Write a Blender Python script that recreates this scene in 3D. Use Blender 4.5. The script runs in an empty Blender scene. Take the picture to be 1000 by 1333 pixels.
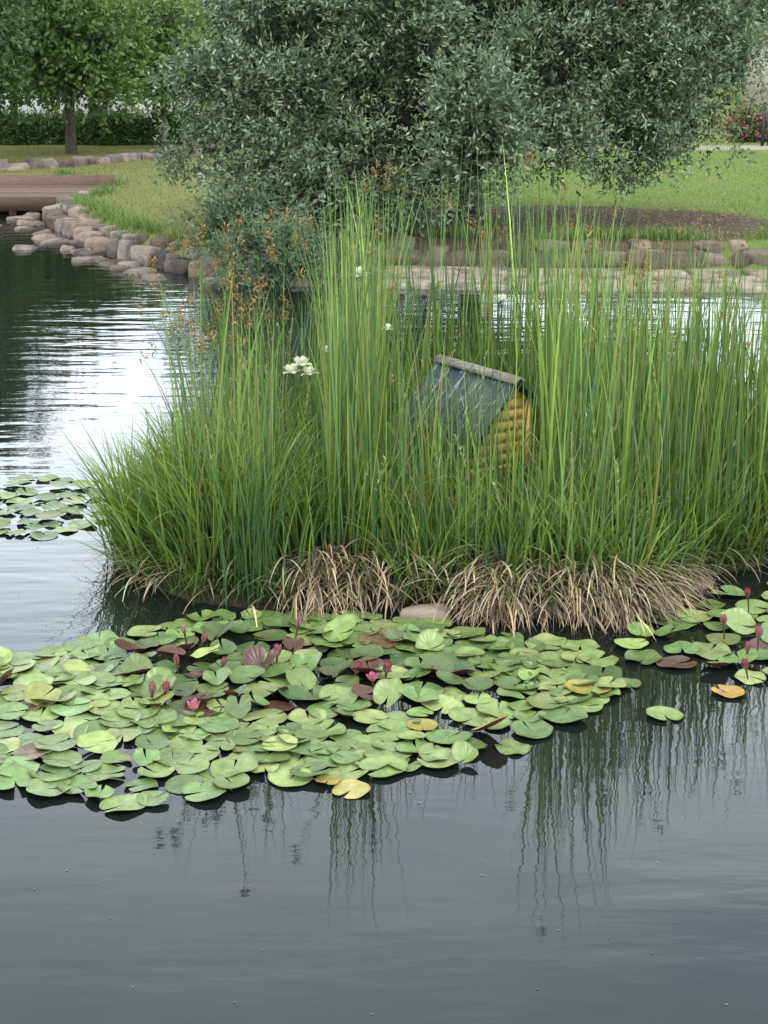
import bpy, bmesh, math
import numpy as np
from mathutils import Vector, Matrix
R = np.random.default_rng(11)
S = bpy.context.scene
C = S.collection

# ------------------------------------------------------------------ helpers
def build(name, V, F, mat, col=None, aux=None, smooth=True, parent=None):
    V = np.asarray(V, dtype=np.float32).reshape(-1, 3); F = np.asarray(F, dtype=np.int32)
    me = bpy.data.meshes.new(name)
    k = F.shape[1]; M = len(F)
    me.vertices.add(len(V)); me.vertices.foreach_set('co', V.ravel())
    me.loops.add(M*k); me.loops.foreach_set('vertex_index', F.ravel())
    me.polygons.add(M); me.polygons.foreach_set('loop_start', np.arange(M, dtype=np.int32)*k)
    me.update(calc_edges=True)
    if smooth: me.polygons.foreach_set('use_smooth', np.ones(M, dtype=bool))
    if col is not None:
        a = me.color_attributes.new('Col', 'FLOAT_COLOR', 'POINT')
        c = np.ones((len(V), 4), dtype=np.float32); c[:, :3] = col
        a.data.foreach_set('color', c.ravel())
    if aux is not None:
        a = me.attributes.new('Aux', 'FLOAT_VECTOR', 'POINT')
        a.data.foreach_set('vector', np.asarray(aux, dtype=np.float32).ravel())
    me.materials.append(mat)
    o = bpy.data.objects.new(name, me); C.objects.link(o)
    if parent: o.parent = parent
    return o

def empty(name, loc=(0, 0, 0), rz=0):
    e = bpy.data.objects.new(name, None); C.objects.link(e)
    e.location = loc; e.rotation_euler = (0, 0, rz); e.empty_display_size = .2
    return e

class Acc:
    def __init__(s): s.V = []; s.F = []; s.Cc = []; s.n = 0
    def add(s, V, F, c=None):
        V = np.asarray(V, float).reshape(-1, 3); F = np.asarray(F)
        s.V.append(V); s.F.append(F+s.n); s.n += len(V)
        if c is None: c = (1, 1, 1)
        s.Cc.append(np.broadcast_to(np.asarray(c, float), (len(V), 3)))
    def make(s, name, mat, **k):
        return build(name, np.vstack(s.V), np.vstack(s.F), mat, col=np.vstack(s.Cc), **k)

def tube(P, r, sides=8):
    P = np.asarray(P, float); n = len(P)
    V = []; r = np.broadcast_to(r, (n,))
    for i in range(n):
        t = P[min(i+1, n-1)]-P[max(i-1, 0)]; t = t/np.linalg.norm(t)
        a = np.cross(t, [0.31, .95, 0.05]); a /= np.linalg.norm(a); b = np.cross(t, a)
        for j in range(sides):
            an = 2*math.pi*j/sides
            V.append(P[i]+r[i]*(math.cos(an)*a+math.sin(an)*b))
    F = [[i*sides+j, i*sides+(j+1) % sides, (i+1)*sides+(j+1) % sides, (i+1)*sides+j] for i in range(n-1) for j in range(sides)]
    return np.array(V), np.array(F)

BOXF = np.array([[0, 3, 2, 1], [4, 5, 6, 7], [0, 1, 5, 4], [1, 2, 6, 5], [2, 3, 7, 6], [3, 0, 4, 7]])
def boxv(x0, x1, y0, y1, z0, z1):
    return np.array([[x0, y0, z0], [x1, y0, z0], [x1, y1, z0], [x0, y1, z0], [x0, y0, z1], [x1, y0, z1], [x1, y1, z1], [x0, y1, z1]], float)

def sdist(P, poly):
    P = np.asarray(P, float); poly = np.asarray(poly, float)
    d = np.full(len(P), 1e9); ins = np.zeros(len(P), bool)
    for i in range(len(poly)):
        a = poly[i]; b = poly[(i+1) % len(poly)]; ab = b-a
        t = np.clip(((P-a)@ab)/(ab@ab), 0, 1)
        q = a+t[:, None]*ab
        d = np.minimum(d, np.hypot(*(P-q).T))
        c = ((a[1] > P[:, 1]) != (b[1] > P[:, 1]))
        xi = a[0]+(P[:, 1]-a[1])*(ab[0])/(ab[1] if abs(ab[1]) > 1e-9 else 1e-9)
        ins ^= c & (P[:, 0] < xi)
    return np.where(ins, -d, d)
def sm(a, b, x):
    t = np.clip((x-a)/(b-a), 0, 1); return t*t*(3-2*t)
def wob(P, seed=0, f=1.0):
    r = np.random.default_rng(seed); o = 0
    for i in range(6):
        k = r.normal(size=P.shape[1])*f*(1+.35*i); o = o+np.sin(P@k+r.uniform(0, 6.3))/(1+.4*i)
    return o/3.2

# ------------------------------------------------------------------ materials
def newmat(n):
    m = bpy.data.materials.new(n); m.use_nodes = True
    nt = m.node_tree; nt.nodes.clear()
    out = nt.nodes.new('ShaderNodeOutputMaterial')
    return m, nt, out
def N(nt, t, **k):
    n = nt.nodes.new(t)
    for a, b in k.items():
        if a in n.inputs.keys(): n.inputs[a].default_value = b
        else: setattr(n, a, b)
    return n
def mixc(nt, fac, a, b, mode='MIX'):
    n = nt.nodes.new('ShaderNodeMix'); n.data_type = 'RGBA'; n.blend_type = mode
    for i, v in ((0, fac), (6, a), (7, b)):
        if hasattr(v, 'links') or hasattr(v, 'is_linked'): nt.links.new(v, n.inputs[i])
        elif i == 0: n.inputs[0].default_value = v
        else: n.inputs[i].default_value = (*v, 1)
    return n.outputs[2]
def ramp(nt, src, stops):
    n = nt.nodes.new('ShaderNodeValToRGB'); e = n.color_ramp.elements
    while len(e) < len(stops): e.new(.5)
    for i, (p, c) in enumerate(stops):
        e[i].position = p; e[i].color = (c, c, c, 1) if np.isscalar(c) else (*c, 1)
    nt.links.new(src, n.inputs[0]); return n.outputs[0]
def noise(nt, vec, scale, detail=4, rough=.55):
    n = N(nt, 'ShaderNodeTexNoise'); n.inputs['Scale'].default_value = scale
    n.inputs['Detail'].default_value = detail; n.inputs['Roughness'].default_value = rough
    if vec is not None: nt.links.new(vec, n.inputs['Vector'])
    return n.outputs['Fac']
def bump(nt, h, strength, dist, normal=None):
    b = N(nt, 'ShaderNodeBump'); b.inputs['Strength'].default_value = strength; b.inputs['Distance'].default_value = dist
    nt.links.new(h, b.inputs['Height'])
    if normal is not None: nt.links.new(normal, b.inputs['Normal'])
    return b.outputs[0]

def foliage_mat(name, rough=.5, trans=.3, spec=.3, var=0):
    m, nt, out = newmat(name)
    a = N(nt, 'ShaderNodeAttribute', attribute_name='Col'); c = a.outputs['Color']
    if var:
        g = N(nt, 'ShaderNodeNewGeometry')
        c = mixc(nt, 1.0, c, ramp(nt, noise(nt, g.outputs['Position'], var, 2), [(.3, .75), (.7, 1.2)]), 'MULTIPLY')
    p = N(nt, 'ShaderNodeBsdfPrincipled'); p.inputs['Roughness'].default_value = rough
    p.inputs['Specular IOR Level'].default_value = spec
    nt.links.new(c, p.inputs['Base Color'])
    t = N(nt, 'ShaderNodeBsdfTranslucent')
    tc = mixc(nt, 1.0, c, (1.15, 1.25, .6), 'MULTIPLY'); nt.links.new(tc, t.inputs['Color'])
    mx = N(nt, 'ShaderNodeMixShader'); mx.inputs[0].default_value = trans
    nt.links.new(p.outputs[0], mx.inputs[1]); nt.links.new(t.outputs[0], mx.inputs[2])
    nt.links.new(mx.outputs[0], out.inputs[0]); return m

def noisy_mat(name, c1, c2, scale, rough=.8, bs=.5, bd=.02, usecol=True, c3=None, spec=.3):
    m, nt, out = newmat(name)
    g = N(nt, 'ShaderNodeNewGeometry')
    n1 = noise(nt, g.outputs['Position'], scale, 6, .65)
    f = ramp(nt, n1, [(.35, 0.), (.65, 1.)])
    c = mixc(nt, f, c1, c2)
    if c3:
        n2 = noise(nt, g.outputs['Position'], scale*.35, 4)
        c = mixc(nt, ramp(nt, n2, [(.5, 0.), (.62, 1.)]), c, c3)
    if usecol:
        a = N(nt, 'ShaderNodeAttribute', attribute_name='Col')
        c = mixc(nt, 1.0, c, a.outputs['Color'], 'MULTIPLY')
    p = N(nt, 'ShaderNodeBsdfPrincipled'); p.inputs['Roughness'].default_value = rough
    p.inputs['Specular IOR Level'].default_value = spec
    nt.links.new(c, p.inputs['Base Color'])
    nt.links.new(bump(nt, noise(nt, g.outputs['Position'], scale*2.5, 8, .7), bs, bd), p.inputs['Normal'])
    nt.links.new(p.outputs[0], out.inputs[0]); return m

M_leaf = foliage_mat('foliage', .45, .18, .35)
M_reed = foliage_mat('reed_blade', .40, .36, .4)
M_straw = foliage_mat('dry_straw', .7, .2, .15)
M_bark = noisy_mat('bark', (.04, .034, .028), (.09, .075, .06), 9, .9, .8, .03)
M_stone = noisy_mat('stone', (.25, .20, .165), (.36, .30, .25), 7, .9, 1.0, .06, c3=(.14, .125, .11))
M_soil = noisy_mat('soil', (.03, .025, .018), (.10, .075, .045), 14, .95, 1, .05, usecol=False)

def water_mat():
    m, nt, out = newmat('water')
    g = N(nt, 'ShaderNodeNewGeometry')
    mp = N(nt, 'ShaderNodeMapping'); mp.inputs['Scale'].default_value = (.5, 1.6, 1)
    mp.inputs['Rotation'].default_value = (0, 0, .12)
    nt.links.new(g.outputs['Position'], mp.inputs['Vector'])
    big = noise(nt, g.outputs['Position'], .16, 2)
    sx = N(nt, 'ShaderNodeSeparateXYZ'); nt.links.new(g.outputs['Position'], sx.inputs[0])
    mr = N(nt, 'ShaderNodeMapRange'); mr.inputs[1].default_value = 6.5; mr.inputs[2].default_value = 13
    mr.inputs[3].default_value = .15; mr.inputs[4].default_value = .7; nt.links.new(sx.outputs[1], mr.inputs[0])
    msk = ramp(nt, big, [(.38, .5), (.62, 1.)])
    w1 = noise(nt, mp.outputs[0], 2.6, 2, .45)
    mul = N(nt, 'ShaderNodeMath', operation='MULTIPLY'); nt.links.new(w1, mul.inputs[0]); nt.links.new(msk, mul.inputs[1])
    mu2 = N(nt, 'ShaderNodeMath', operation='MULTIPLY'); nt.links.new(mul.outputs[0], mu2.inputs[0]); nt.links.new(mr.outputs[0], mu2.inputs[1])
    b1 = bump(nt, mu2.outputs[0], .42, .05)
    w2 = noise(nt, mp.outputs[0], 11, 3, .5)
    b2 = bump(nt, w2, .10, .005, b1)
    d = N(nt, 'ShaderNodeBsdfDiffuse'); d.inputs['Color'].default_value = (.010, .013, .011, 1)
    gl = N(nt, 'ShaderNodeBsdfGlossy'); gl.inputs['Roughness'].default_value = .01
    gl.inputs['Color'].default_value = (.95, .98, 1, 1)
    fr = N(nt, 'ShaderNodeFresnel'); fr.inputs['IOR'].default_value = 1.5
    for x in (gl, fr): nt.links.new(b2, x.inputs['Normal'])
    mx = N(nt, 'ShaderNodeMixShader'); nt.links.new(fr.outputs[0], mx.inputs[0])
    nt.links.new(d.outputs[0], mx.inputs[1]); nt.links.new(gl.outputs[0], mx.inputs[2])
    nt.links.new(mx.outputs[0], out.inputs[0]); return m

def ground_mat():
    m, nt, out = newmat('lawn_ground')
    g = N(nt, 'ShaderNodeNewGeometry'); P = g.outputs['Position']
    sx = N(nt, 'ShaderNodeSeparateXYZ'); nt.links.new(P, sx.inputs[0])
    n1 = noise(nt, P, 1.1, 6, .65); n2 = noise(nt, P, 18, 6, .7)
    fx = N(nt, 'ShaderNodeMapRange'); fx.inputs[1].default_value = -3; fx.inputs[2].default_value = 2
    nt.links.new(sx.outputs[0], fx.inputs[0])
    base = mixc(nt, fx.outputs[0], (.18, .19, .065), (.12, .21, .03))
    dry = mixc(nt, ramp(nt, n1, [(.42, 0.), (.62, .7)]), base, (.22, .185, .085))
    c = mixc(nt, .45, dry, mixc(nt, n2, (.04, .06, .015), (.26, .29, .10)))
    a = N(nt, 'ShaderNodeAttribute', attribute_name='Col')   # r = mulch mask, g = path mask
    sc = N(nt, 'ShaderNodeSeparateColor'); nt.links.new(a.outputs['Color'], sc.inputs[0])
    mul = mixc(nt, n2, (.035, .026, .018), (.17, .125, .08))
    c = mixc(nt, sc.outputs[0], c, mul)
    c = mixc(nt, sc.outputs[1], c, mixc(nt, n2, (.28, .24, .19), (.42, .37, .30)))
    p = N(nt, 'ShaderNodeBsdfPrincipled'); p.inputs['Roughness'].default_value = .95; p.inputs['Specular IOR Level'].default_value = .1
    nt.links.new(c, p.inputs['Base Color']); nt.links.new(bump(nt, n2, .6, .04), p.inputs['Normal'])
    nt.links.new(p.outputs[0], out.inputs[0]); return m

# ------------------------------------------------------------------ terrain
POND = np.array([(60, 17), (12, 18.9), (5, 19.2), (2, 19.3), (0, 19.6), (-1.2, 19.9), (-2.1, 20.3), (-3.05, 21.4), (-4.0, 23.0),
                 (-4.9, 25.3), (-5.6, 27.2), (-5.4, 29), (-5.6, 31), (-7, 33), (-14, 33.6), (-60, 34), (-60, .5), (60, .5)])
def mulch(P):
    r = np.hypot((P[:, 0]-2.4)/3.6, (P[:, 1]-23.3)/2.9)+.12*wob(P, 5, 1.6)
    return 1-sm(.85, 1.02, r)
def gz(P):
    P = np.asarray(P, float).reshape(-1, 2); d = sdist(P, POND)
    w = sm(-2.4, -.8, P[:, 0])*sm(10, 15, P[:, 1])
    zl = .30*sm(0, .45, d); zr = .03*sm(0, .1, d)+.33*sm(1.45, 1.8, d)
    z = np.where(d > 0, zl*(1-w)+zr*w+.03*wob(P, 3, .8)*sm(.5, 2, d), np.maximum(-.8, d*.9-.03))
    z = z+sm(50, 140, P[:, 1])*1.5
    return z
xs = np.concatenate([np.linspace(-400, -22, 16), np.linspace(-20, 20, 201), np.linspace(22, 400, 16)])
ys = np.concatenate([np.linspace(-60, 0, 8), np.linspace(.5, 18, 25), np.linspace(18.2, 46, 150), np.linspace(48, 600, 30)])
X, Y = np.meshgrid(xs, ys); P2 = np.c_[X.ravel(), Y.ravel()]
Zg = gz(P2); nx, ny = len(xs), len(ys)
I = (np.arange(ny-1)[:, None]*nx+np.arange(nx-1)[None, :]).ravel()
F = np.c_[I, I+1, I+nx+1, I+nx]
gc = np.zeros((len(P2), 3)); gc[:, 0] = mulch(P2)
gc[:, 1] = sm(.0, .5, 1-np.abs(P2[:, 1]-(40.5+.10*P2[:, 0]))/1.1)*(P2[:, 0] > 2)+sm(52, 53, P2[:, 1])*(1-sm(62, 63, P2[:, 1]))*(P2[:, 0] < 0)
build('ground', np.c_[P2, Zg], F, ground_mat(), col=gc)
wv = np.array([[-70, -2, 0], [70, -2, 0], [70, 45, 0], [-70, 45, 0]], float)
build('pond_water', wv, [[0, 1, 2, 3]], water_mat(), smooth=False)

# ------------------------------------------------------------------ stones
def ico(sub):
    bm = bmesh.new(); bmesh.ops.create_icosphere(bm, subdivisions=sub, radius=1)
    V = np.array([v.co[:] for v in bm.verts]); F = np.array([[v.index for v in f.verts] for f in bm.faces]); bm.free(); return V, F
IV, IF = ico(3)
def stone(acc, c, s, rz=None, box=.38, tint=None, cuts=5, amp=1.):
    r = R
    V = np.sign(IV)*np.abs(IV)**box
    for _ in range(cuts):
        n = r.normal(size=3); n /= np.linalg.norm(n); lim = r.uniform(.72, 1.02)
        dd = V@n-lim*1.15; V = V-np.maximum(dd, 0)[:, None]*n*.85
    V = V*(1+.09*amp*wob(IV, int(r.integers(1e6)), 2.2)[:, None]+.05*amp*wob(IV, int(r.integers(1e6)), 6)[:, None])
    V = V*np.array(s)
    a = r.uniform(0, 6.28) if rz is None else rz
    t = r.normal(0, .12*amp)
    V = V@np.array([[1, 0, 0], [0, math.cos(t), math.sin(t)], [0, -math.sin(t), math.cos(t)]])
    V = V@np.array([[math.cos(a), math.sin(a), 0], [-math.sin(a), math.cos(a), 0], [0, 0, 1]])
    if tint is None:
        b = r.uniform(.40, 1.15); h = r.uniform(-.06, .14); tint = np.array([b*(1+h), b, b*(1-h*.6)])
    acc.add(V+np.array(c), IF, tint)
def along(poly, step):
    poly = np.array(poly, float); out = []; seg = np.diff(poly, axis=0); L = np.hypot(*seg.T); s = 0; tot = L.sum(); cum = np.r_[0, np.cumsum(L)]
    while s < tot:
        i = min(np.searchsorted(cum, s, 'right')-1, len(seg)-1); t = (s-cum[i])/L[i]
        out.append((*(poly[i]+t*seg[i]), math.atan2(seg[i][1], seg[i][0]))); s += step*R.uniform(.75, 1.25)
    return out
A = Acc()
edge = [(-1.0, 20.0), (-2.1, 20.35), (-3.05, 21.5), (-4.0, 23.1), (-4.9, 25.4), (-5.6, 27.3), (-5.45, 29), (-5.6, 31), (-7, 33)]
for x, y, a in along(edge, .34):
    s = R.uniform(.11, .24)
    stone(A, (x, y, .07+R.uniform(-.03, .05)), (s*1.15, s*.85, R.uniform(.10, .17)), a+R.normal(0, .25))
    if R.random() < .8:
        stone(A, (x+.25-.1*R.random(), y+.25, .19+R.uniform(-.04, .04)), (s*.9, s*.8, R.uniform(.08, .13)), a+R.normal(0, .4))
    if R.random() < .45:
        stone(A, (x-R.uniform(.2, .6), y-R.uniform(.1, .4), -.03), (s*.9, s*.8, .09), None)
for x, y in [(-5.0, 24.4), (-4.6, 23.9), (-5.3, 25.2), (-5.7, 25.9), (-5.2, 23.4), (-4.0, 22.0), (-3.4, 21.5), (-5.9, 26.8), (-6.1, 27.4)]:
    stone(A, (x, y, -.03), (R.uniform(.13, .25), R.uniform(.1, .18), .085), None)
A.make('stone_edging', M_stone, smooth=False)
A = Acc()
for x, y, a in along([(-13, 34.0), (-8.2, 34.4), (-7, 35.4), (-5.1, 38.6), (-4.2, 39.8)], .40):
    s = R.uniform(.17, .3)
    stone(A, (x, y, .30), (s, s*.8, R.uniform(.12, .24)), a+R.normal(0, .3))
    if R.random() < .5: stone(A, (x+.1, y-.45, .12), (s, s*.7, .15), a)
A.make('stone_edging', M_stone, smooth=False)
A = Acc()
for x, y, a in along([(-.6, 21.35), (2, 20.95), (5, 20.85), (12, 20.6), (20, 20.2)], .36):
    s = R.uniform(.14, .31); b = R.uniform(.35, .85)
    stone(A, (x, y+R.normal(0, .04), .13), (s, .2, R.uniform(.12, .18)), a+R.normal(0, .12), tint=(b*1.08, b, b*.92))
    if R.random() < .5:
        b = R.uniform(.5, 1.); stone(A, (x, y+.15, .31), (s*.7, .14, .075), a, tint=(b*1.05, b, b*.93))
A.make('stone_wall', M_stone, smooth=False)
A = Acc()
for row, yy in enumerate((19.35, 19.85, 20.35)):
    for x, y, a in along([(-.8, yy+.45), (2, yy+.05), (5, yy-.03), (12, yy-.3), (20, yy-.9)], .62):
        b = R.uniform(1.2, 1.6)
        stone(A, (x+.2*row, y, -.01+.012*row), (R.uniform(.30, .37), .268, .07), a+R.normal(0, .03), .22, (b, b*.97, b*.92), cuts=1, amp=.25)
A.make('stone_ledge', M_stone, smooth=False)

# ------------------------------------------------------------------ leaf crowns
def unit(v): return v/np.maximum(np.linalg.norm(v, axis=-1, keepdims=True), 1e-9)
def leaves(lobes, sub_per_m2, spr_per_sub, lps, ll, lw, cdark, clight, seed, up=.25, subr=.3, tipc=None, shell=(.55, 1.1)):
    r = np.random.default_rng(seed); VV = []; CC = []
    for (cx, cy, cz, rx, ry, rz) in lobes:
        c = np.array([cx, cy, cz]); rad = np.array([rx, ry, rz]); area = 4*math.pi*((rx*ry+ry*rz+rx*rz)/3)
        ns = max(6, int(area*sub_per_m2))
        d = unit(r.normal(size=(ns, 3)))
        sc = c+d*rad*r.uniform(*shell, (ns, 1))
        sb = r.uniform(0, 1, ns); lobb = r.uniform(-.14, .16)
        idx = np.repeat(np.arange(ns), spr_per_sub); n = len(idx)
        off = r.normal(size=(n, 3))*subr*np.array([1, 1, .8])
        pos = sc[idx]+off
        out = unit(pos-c)
        sd = unit(out*.6+unit(off)*.9+r.normal(size=(n, 3))*.35+np.array([0, 0, up]))
        sl = ll*r.uniform(1.5, 3.0, n)
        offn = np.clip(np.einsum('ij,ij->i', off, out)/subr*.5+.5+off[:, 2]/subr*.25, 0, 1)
        j = np.repeat(np.arange(n), lps); t = np.tile(np.linspace(.1, 1, lps), n)
        base = pos[j]+sd[j]*(sl[j]*t)[:, None]
        ld = unit(sd[j]*.55+r.normal(size=(len(j), 3))*.62)
        side = unit(np.cross(ld, r.normal(size=(len(j), 3))))
        L = (ll*r.uniform(.7, 1.25, len(j)))[:, None]; W = (lw*r.uniform(.8, 1.2, len(j)))[:, None]
        q = np.stack([base, base+ld*L*.45+side*W*.5, base+ld*L, base+ld*L*.45-side*W*.5], 1)
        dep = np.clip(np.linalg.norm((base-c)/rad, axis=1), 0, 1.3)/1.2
        f = np.clip(-.16+lobb+.35*sb[idx[j]]+.45*offn[j]+.2*t+.4*(dep-.5)+r.normal(0, .10, len(j)), 0, 1)[:, None]  # shade between clumps put into leaf colour: deep and lower leaves darker
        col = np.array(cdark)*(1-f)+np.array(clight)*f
        if tipc is not None:
            k = ((r.random(len(j)) < .25) & (f[:, 0] > .5))[:, None]; col = np.where(k, np.array(tipc), col)
        VV.append(q.reshape(-1, 3)); CC.append(np.repeat(col, 4, 0))
    V = np.vstack(VV); return V, np.arange(len(V)).reshape(-1, 4), np.vstack(CC)

def limb_path(a, b, n=7, j=.12, seed=0):
    r = np.random.default_rng(seed); a = np.array(a, float); b = np.array(b, float); L = np.linalg.norm(b-a)
    T = np.linspace(0, 1, n)
    P = a+(b-a)*T[:, None]; P[:, 2] += .12*L*np.sin(T*math.pi)
    P[1:-1] += r.normal(0, j*L/6, (n-2, 3)); return P
def trunk_and_limbs(parent, base, fork, r0, lobes, seed, name='trunk'):
    A = Acc(); base = np.array(base, float); fork = np.array(fork, float)
    P = limb_path(base, fork, 6, .06, seed); P[:, 2] = np.linspace(base[2]-.15, fork[2], 6)
    V, F = tube(P, r0*np.array([1.35, 1.05, .95, .9, .85, .8]), 12); A.add(V, F)
    for i, l in enumerate(lobes):
        Q = limb_path(fork-(0, 0, .1), l[:3], 7, .2, seed+i+1)
        V, F = tube(Q, np.linspace(r0*.55, r0*.12, 7), 7); A.add(V, F)
        r = np.random.default_rng(seed+50+i)
        for k in range(5):
            s = Q[r.integers(2, 6)]; e = np.array(l[:3])+unit(r.normal(size=3))*np.array(l[3:])*.85
            V, F = tube(limb_path(s, e, 5, .2, seed+k+i*7), np.linspace(r0*.2, .008, 5), 5); A.add(V, F)
    A.make(name, M_bark, parent=parent)

# big silver-leaved tree
outer = [(-1.75, 22.0, 1.25, .6, .6, .65), (-2.05, 22.4, 2.15, .6, .6, .6), (-1.2, 21.8, 2.05, .6, .6, .55), (-.35, 21.7, 1.3, .6, .6, .55),
       (-1.2, 22.6, 3.2, .75, .7, .6), (1.25, 21.0, 1.6, .58, .55, .70), (1.0, 21.3, 2.35, .45, .45, .4), (.2, 22.6, 3.0, .75, .75, .55), (2.3, 22.6, 2.6, .75, .75, .6),
       (3.5, 22.9, 2.3, .75, .75, .55), (4.55, 23.8, 2.35, .7, .8, .75), (3.3, 22.7, 1.45, .6, .6, .40), (4.2, 23.3, 1.6, .5, .5, .4), (3.7, 23.3, 3.4, .8, .8, .6),
       (2.2, 23.3, 3.9, .8, .8, .6), (.2, 23.4, 4.2, .9, .9, .7), (-1.0, 23.8, 4.3, .8, .9, .7), (1.2, 24.4, 5.2, 1.2, 1.2, .9), (3.4, 24, 4.5, .9, .9, .7), (4.8, 24.2, 3.4, .6, .7, .6),
       (2.3, 22.2, 1.55, .45, .45, .4), (-1.0, 21.4, .75, .5, .5, .42), (-1.7, 21.2, .55, .5, .45, .45), (-1.3, 20.7, .35, .45, .4, .4), (-2.5, 22.7, 1.4, .35, .4, .4), (.35, 21.9, .95, .4, .4, .35)]
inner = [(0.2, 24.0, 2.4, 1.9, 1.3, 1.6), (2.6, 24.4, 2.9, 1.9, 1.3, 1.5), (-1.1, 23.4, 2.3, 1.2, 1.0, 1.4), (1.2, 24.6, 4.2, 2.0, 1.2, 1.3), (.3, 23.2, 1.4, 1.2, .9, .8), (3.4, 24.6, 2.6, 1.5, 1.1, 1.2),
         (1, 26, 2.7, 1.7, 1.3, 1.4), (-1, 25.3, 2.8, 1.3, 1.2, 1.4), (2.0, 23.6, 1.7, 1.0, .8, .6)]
t = empty('silverberry_tree')
trunk_and_limbs(t, (1.3, 24, .3), (1.25, 23.9, 1.1), .2, outer, 7)
V, F, c = leaves(outer, 5.4, 25, 7, .092, .031, (.009, .016, .007), (.135, .185, .092), 21, subr=.135, tipc=(.26, .325, .215), shell=(.6, 1.25))
Vi, Fi, ci = leaves(inner, 2.4, 14, 6, .10, .042, (.005, .010, .004), (.030, .046, .022), 22, subr=.28, shell=(.3, 1.))  # same foliage in a much darker colour, painting the crown's interior shade
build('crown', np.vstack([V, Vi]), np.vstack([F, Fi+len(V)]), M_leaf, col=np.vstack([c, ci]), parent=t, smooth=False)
sh = [(-1.55, 19.7, .28, .42, .4, .4), (-.95, 19.5, .25, .42, .4, .4), (-.45, 19.7, .2, .35, .35, .35), (-1.8, 20.6, .5, .45, .45, .45)]
t = empty('willow_shrub')
trunk_and_limbs(t, (-1.1, 19.9, .0), (-1.1, 19.9, .18), .05, sh, 17, 'stems')
V, F, c = leaves(sh, 12, 18, 8, .085, .018, (.010, .020, .01), (.12, .18, .085), 22, subr=.11, up=.6)
build('leaves', V, F, M_leaf, col=c, parent=t, smooth=False)

def tree(name, x, y, h, r, trunk_r, fork, seed, cd, cl, nl=11, ll=.16, dens=3.2, low=0.0):
    r_ = np.random.default_rng(seed); z0 = float(gz([(x, y)])[0]); lob = []
    for i in range(nl):
        a = i*2.4+r_.uniform(-.3, .3); f = i/(nl-1); rr = r*.66*math.sin(math.pi*(.18+.75*f))**.7*r_.uniform(.75, 1.15)
        zz = z0+fork+low+(h-fork-low)*(.10+.74*f)
        s = r*r_.uniform(.32, .46)
        lob.append((x+rr*math.cos(a), y+rr*math.sin(a), zz, s, s, s*.6))
    t = empty(name)
    trunk_and_limbs(t, (x, y, z0), (x+r_.normal(0, .08), y, z0+fork), trunk_r, lob, seed)
    V, F, c = leaves(lob, dens, 14, 6, ll, ll*.5, cd, cl, seed+1, subr=.26)
    build('crown', V, F, M_leaf, col=c, parent=t, smooth=False)
tree('zelkova_tree', -7.5, 39.6, 3.9, 1.7, .14, 1.3, 31, (.012, .026, .006), (.12, .20, .045))
tree('zelkova_tree', -9.7, 35.6, 6.0, 2.3, .17, 1.2, 32, (.008, .018, .005), (.075, .135, .035), nl=15)
tree('zelkova_tree', -5.7, 42.6, 3.6, 1.5, .09, 1.3, 33, (.02, .04, .01), (.16, .25, .07))
tree('zelkova_tree', -4.2, 47, 4.0, 1.8, .10, 1.2, 34, (.02, .04, .01), (.13, .21, .07))
tree('zelkova_tree', -8.6, 49, 3.8, 1.8, .11, 1.4, 37, (.015, .03, .008), (.12, .20, .06))
tree('zelkova_tree', -11.4, 51, 4.2, 2.0, .12, 1.4, 38, (.010, .022, .006), (.08, .14, .045))
tree('zelkova_tree', -6.6, 56, 4.3, 2.0, .12, 1.5, 39, (.015, .03, .008), (.11, .18, .06))
tree('zelkova_tree', -12.5, 44, 7.2, 3.2, .18, 1.5, 35, (.010, .022, .006), (.08, .14, .04), nl=14)
tree('zelkova_tree', 13.9, 47, 6.5, 3.0, .16, 1.6, 36, (.02, .04, .012), (.09, .15, .05))
r_ = np.random.default_rng(9); lob = []
for i in range(60):
    x = -54+i*1.9+r_.normal(0, .6); y = 88+r_.uniform(-6, 12); s = r_.uniform(2.0, 3.2)
    lob.append((x, y, r_.uniform(2.2, 4.5), s, s*.8, s*.8))
V, F, c = leaves(lob, 1.0, 8, 5, .5, .3, (.02, .035, .015), (.11, .17, .07), 41, subr=.8)
build('distant_trees', V, F, M_leaf, col=c, smooth=False)
lob = [(-13+i*.32, 43.5+.03*i, .30+.36, .32, .35, .38) for i in range(34)]
V, F, c = leaves(lob, 26, 10, 5, .07, .04, (.015, .028, .01), (.09, .16, .04), 42, subr=.07)
build('clipped_hedge', V, F, M_leaf, col=c, smooth=False)
lob = [(9.6+i*.5, 44+r_.normal(0, .3), .7, .5, .5, .45) for i in range(14)]
V, F, c = leaves(lob, 18, 10, 5, .09, .05, (.03, .05, .015), (.16, .2, .07), 43, subr=.1, tipc=(.55, .12, .22))
build('rose_bushes', V, F, M_leaf, col=c, smooth=False)

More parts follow.
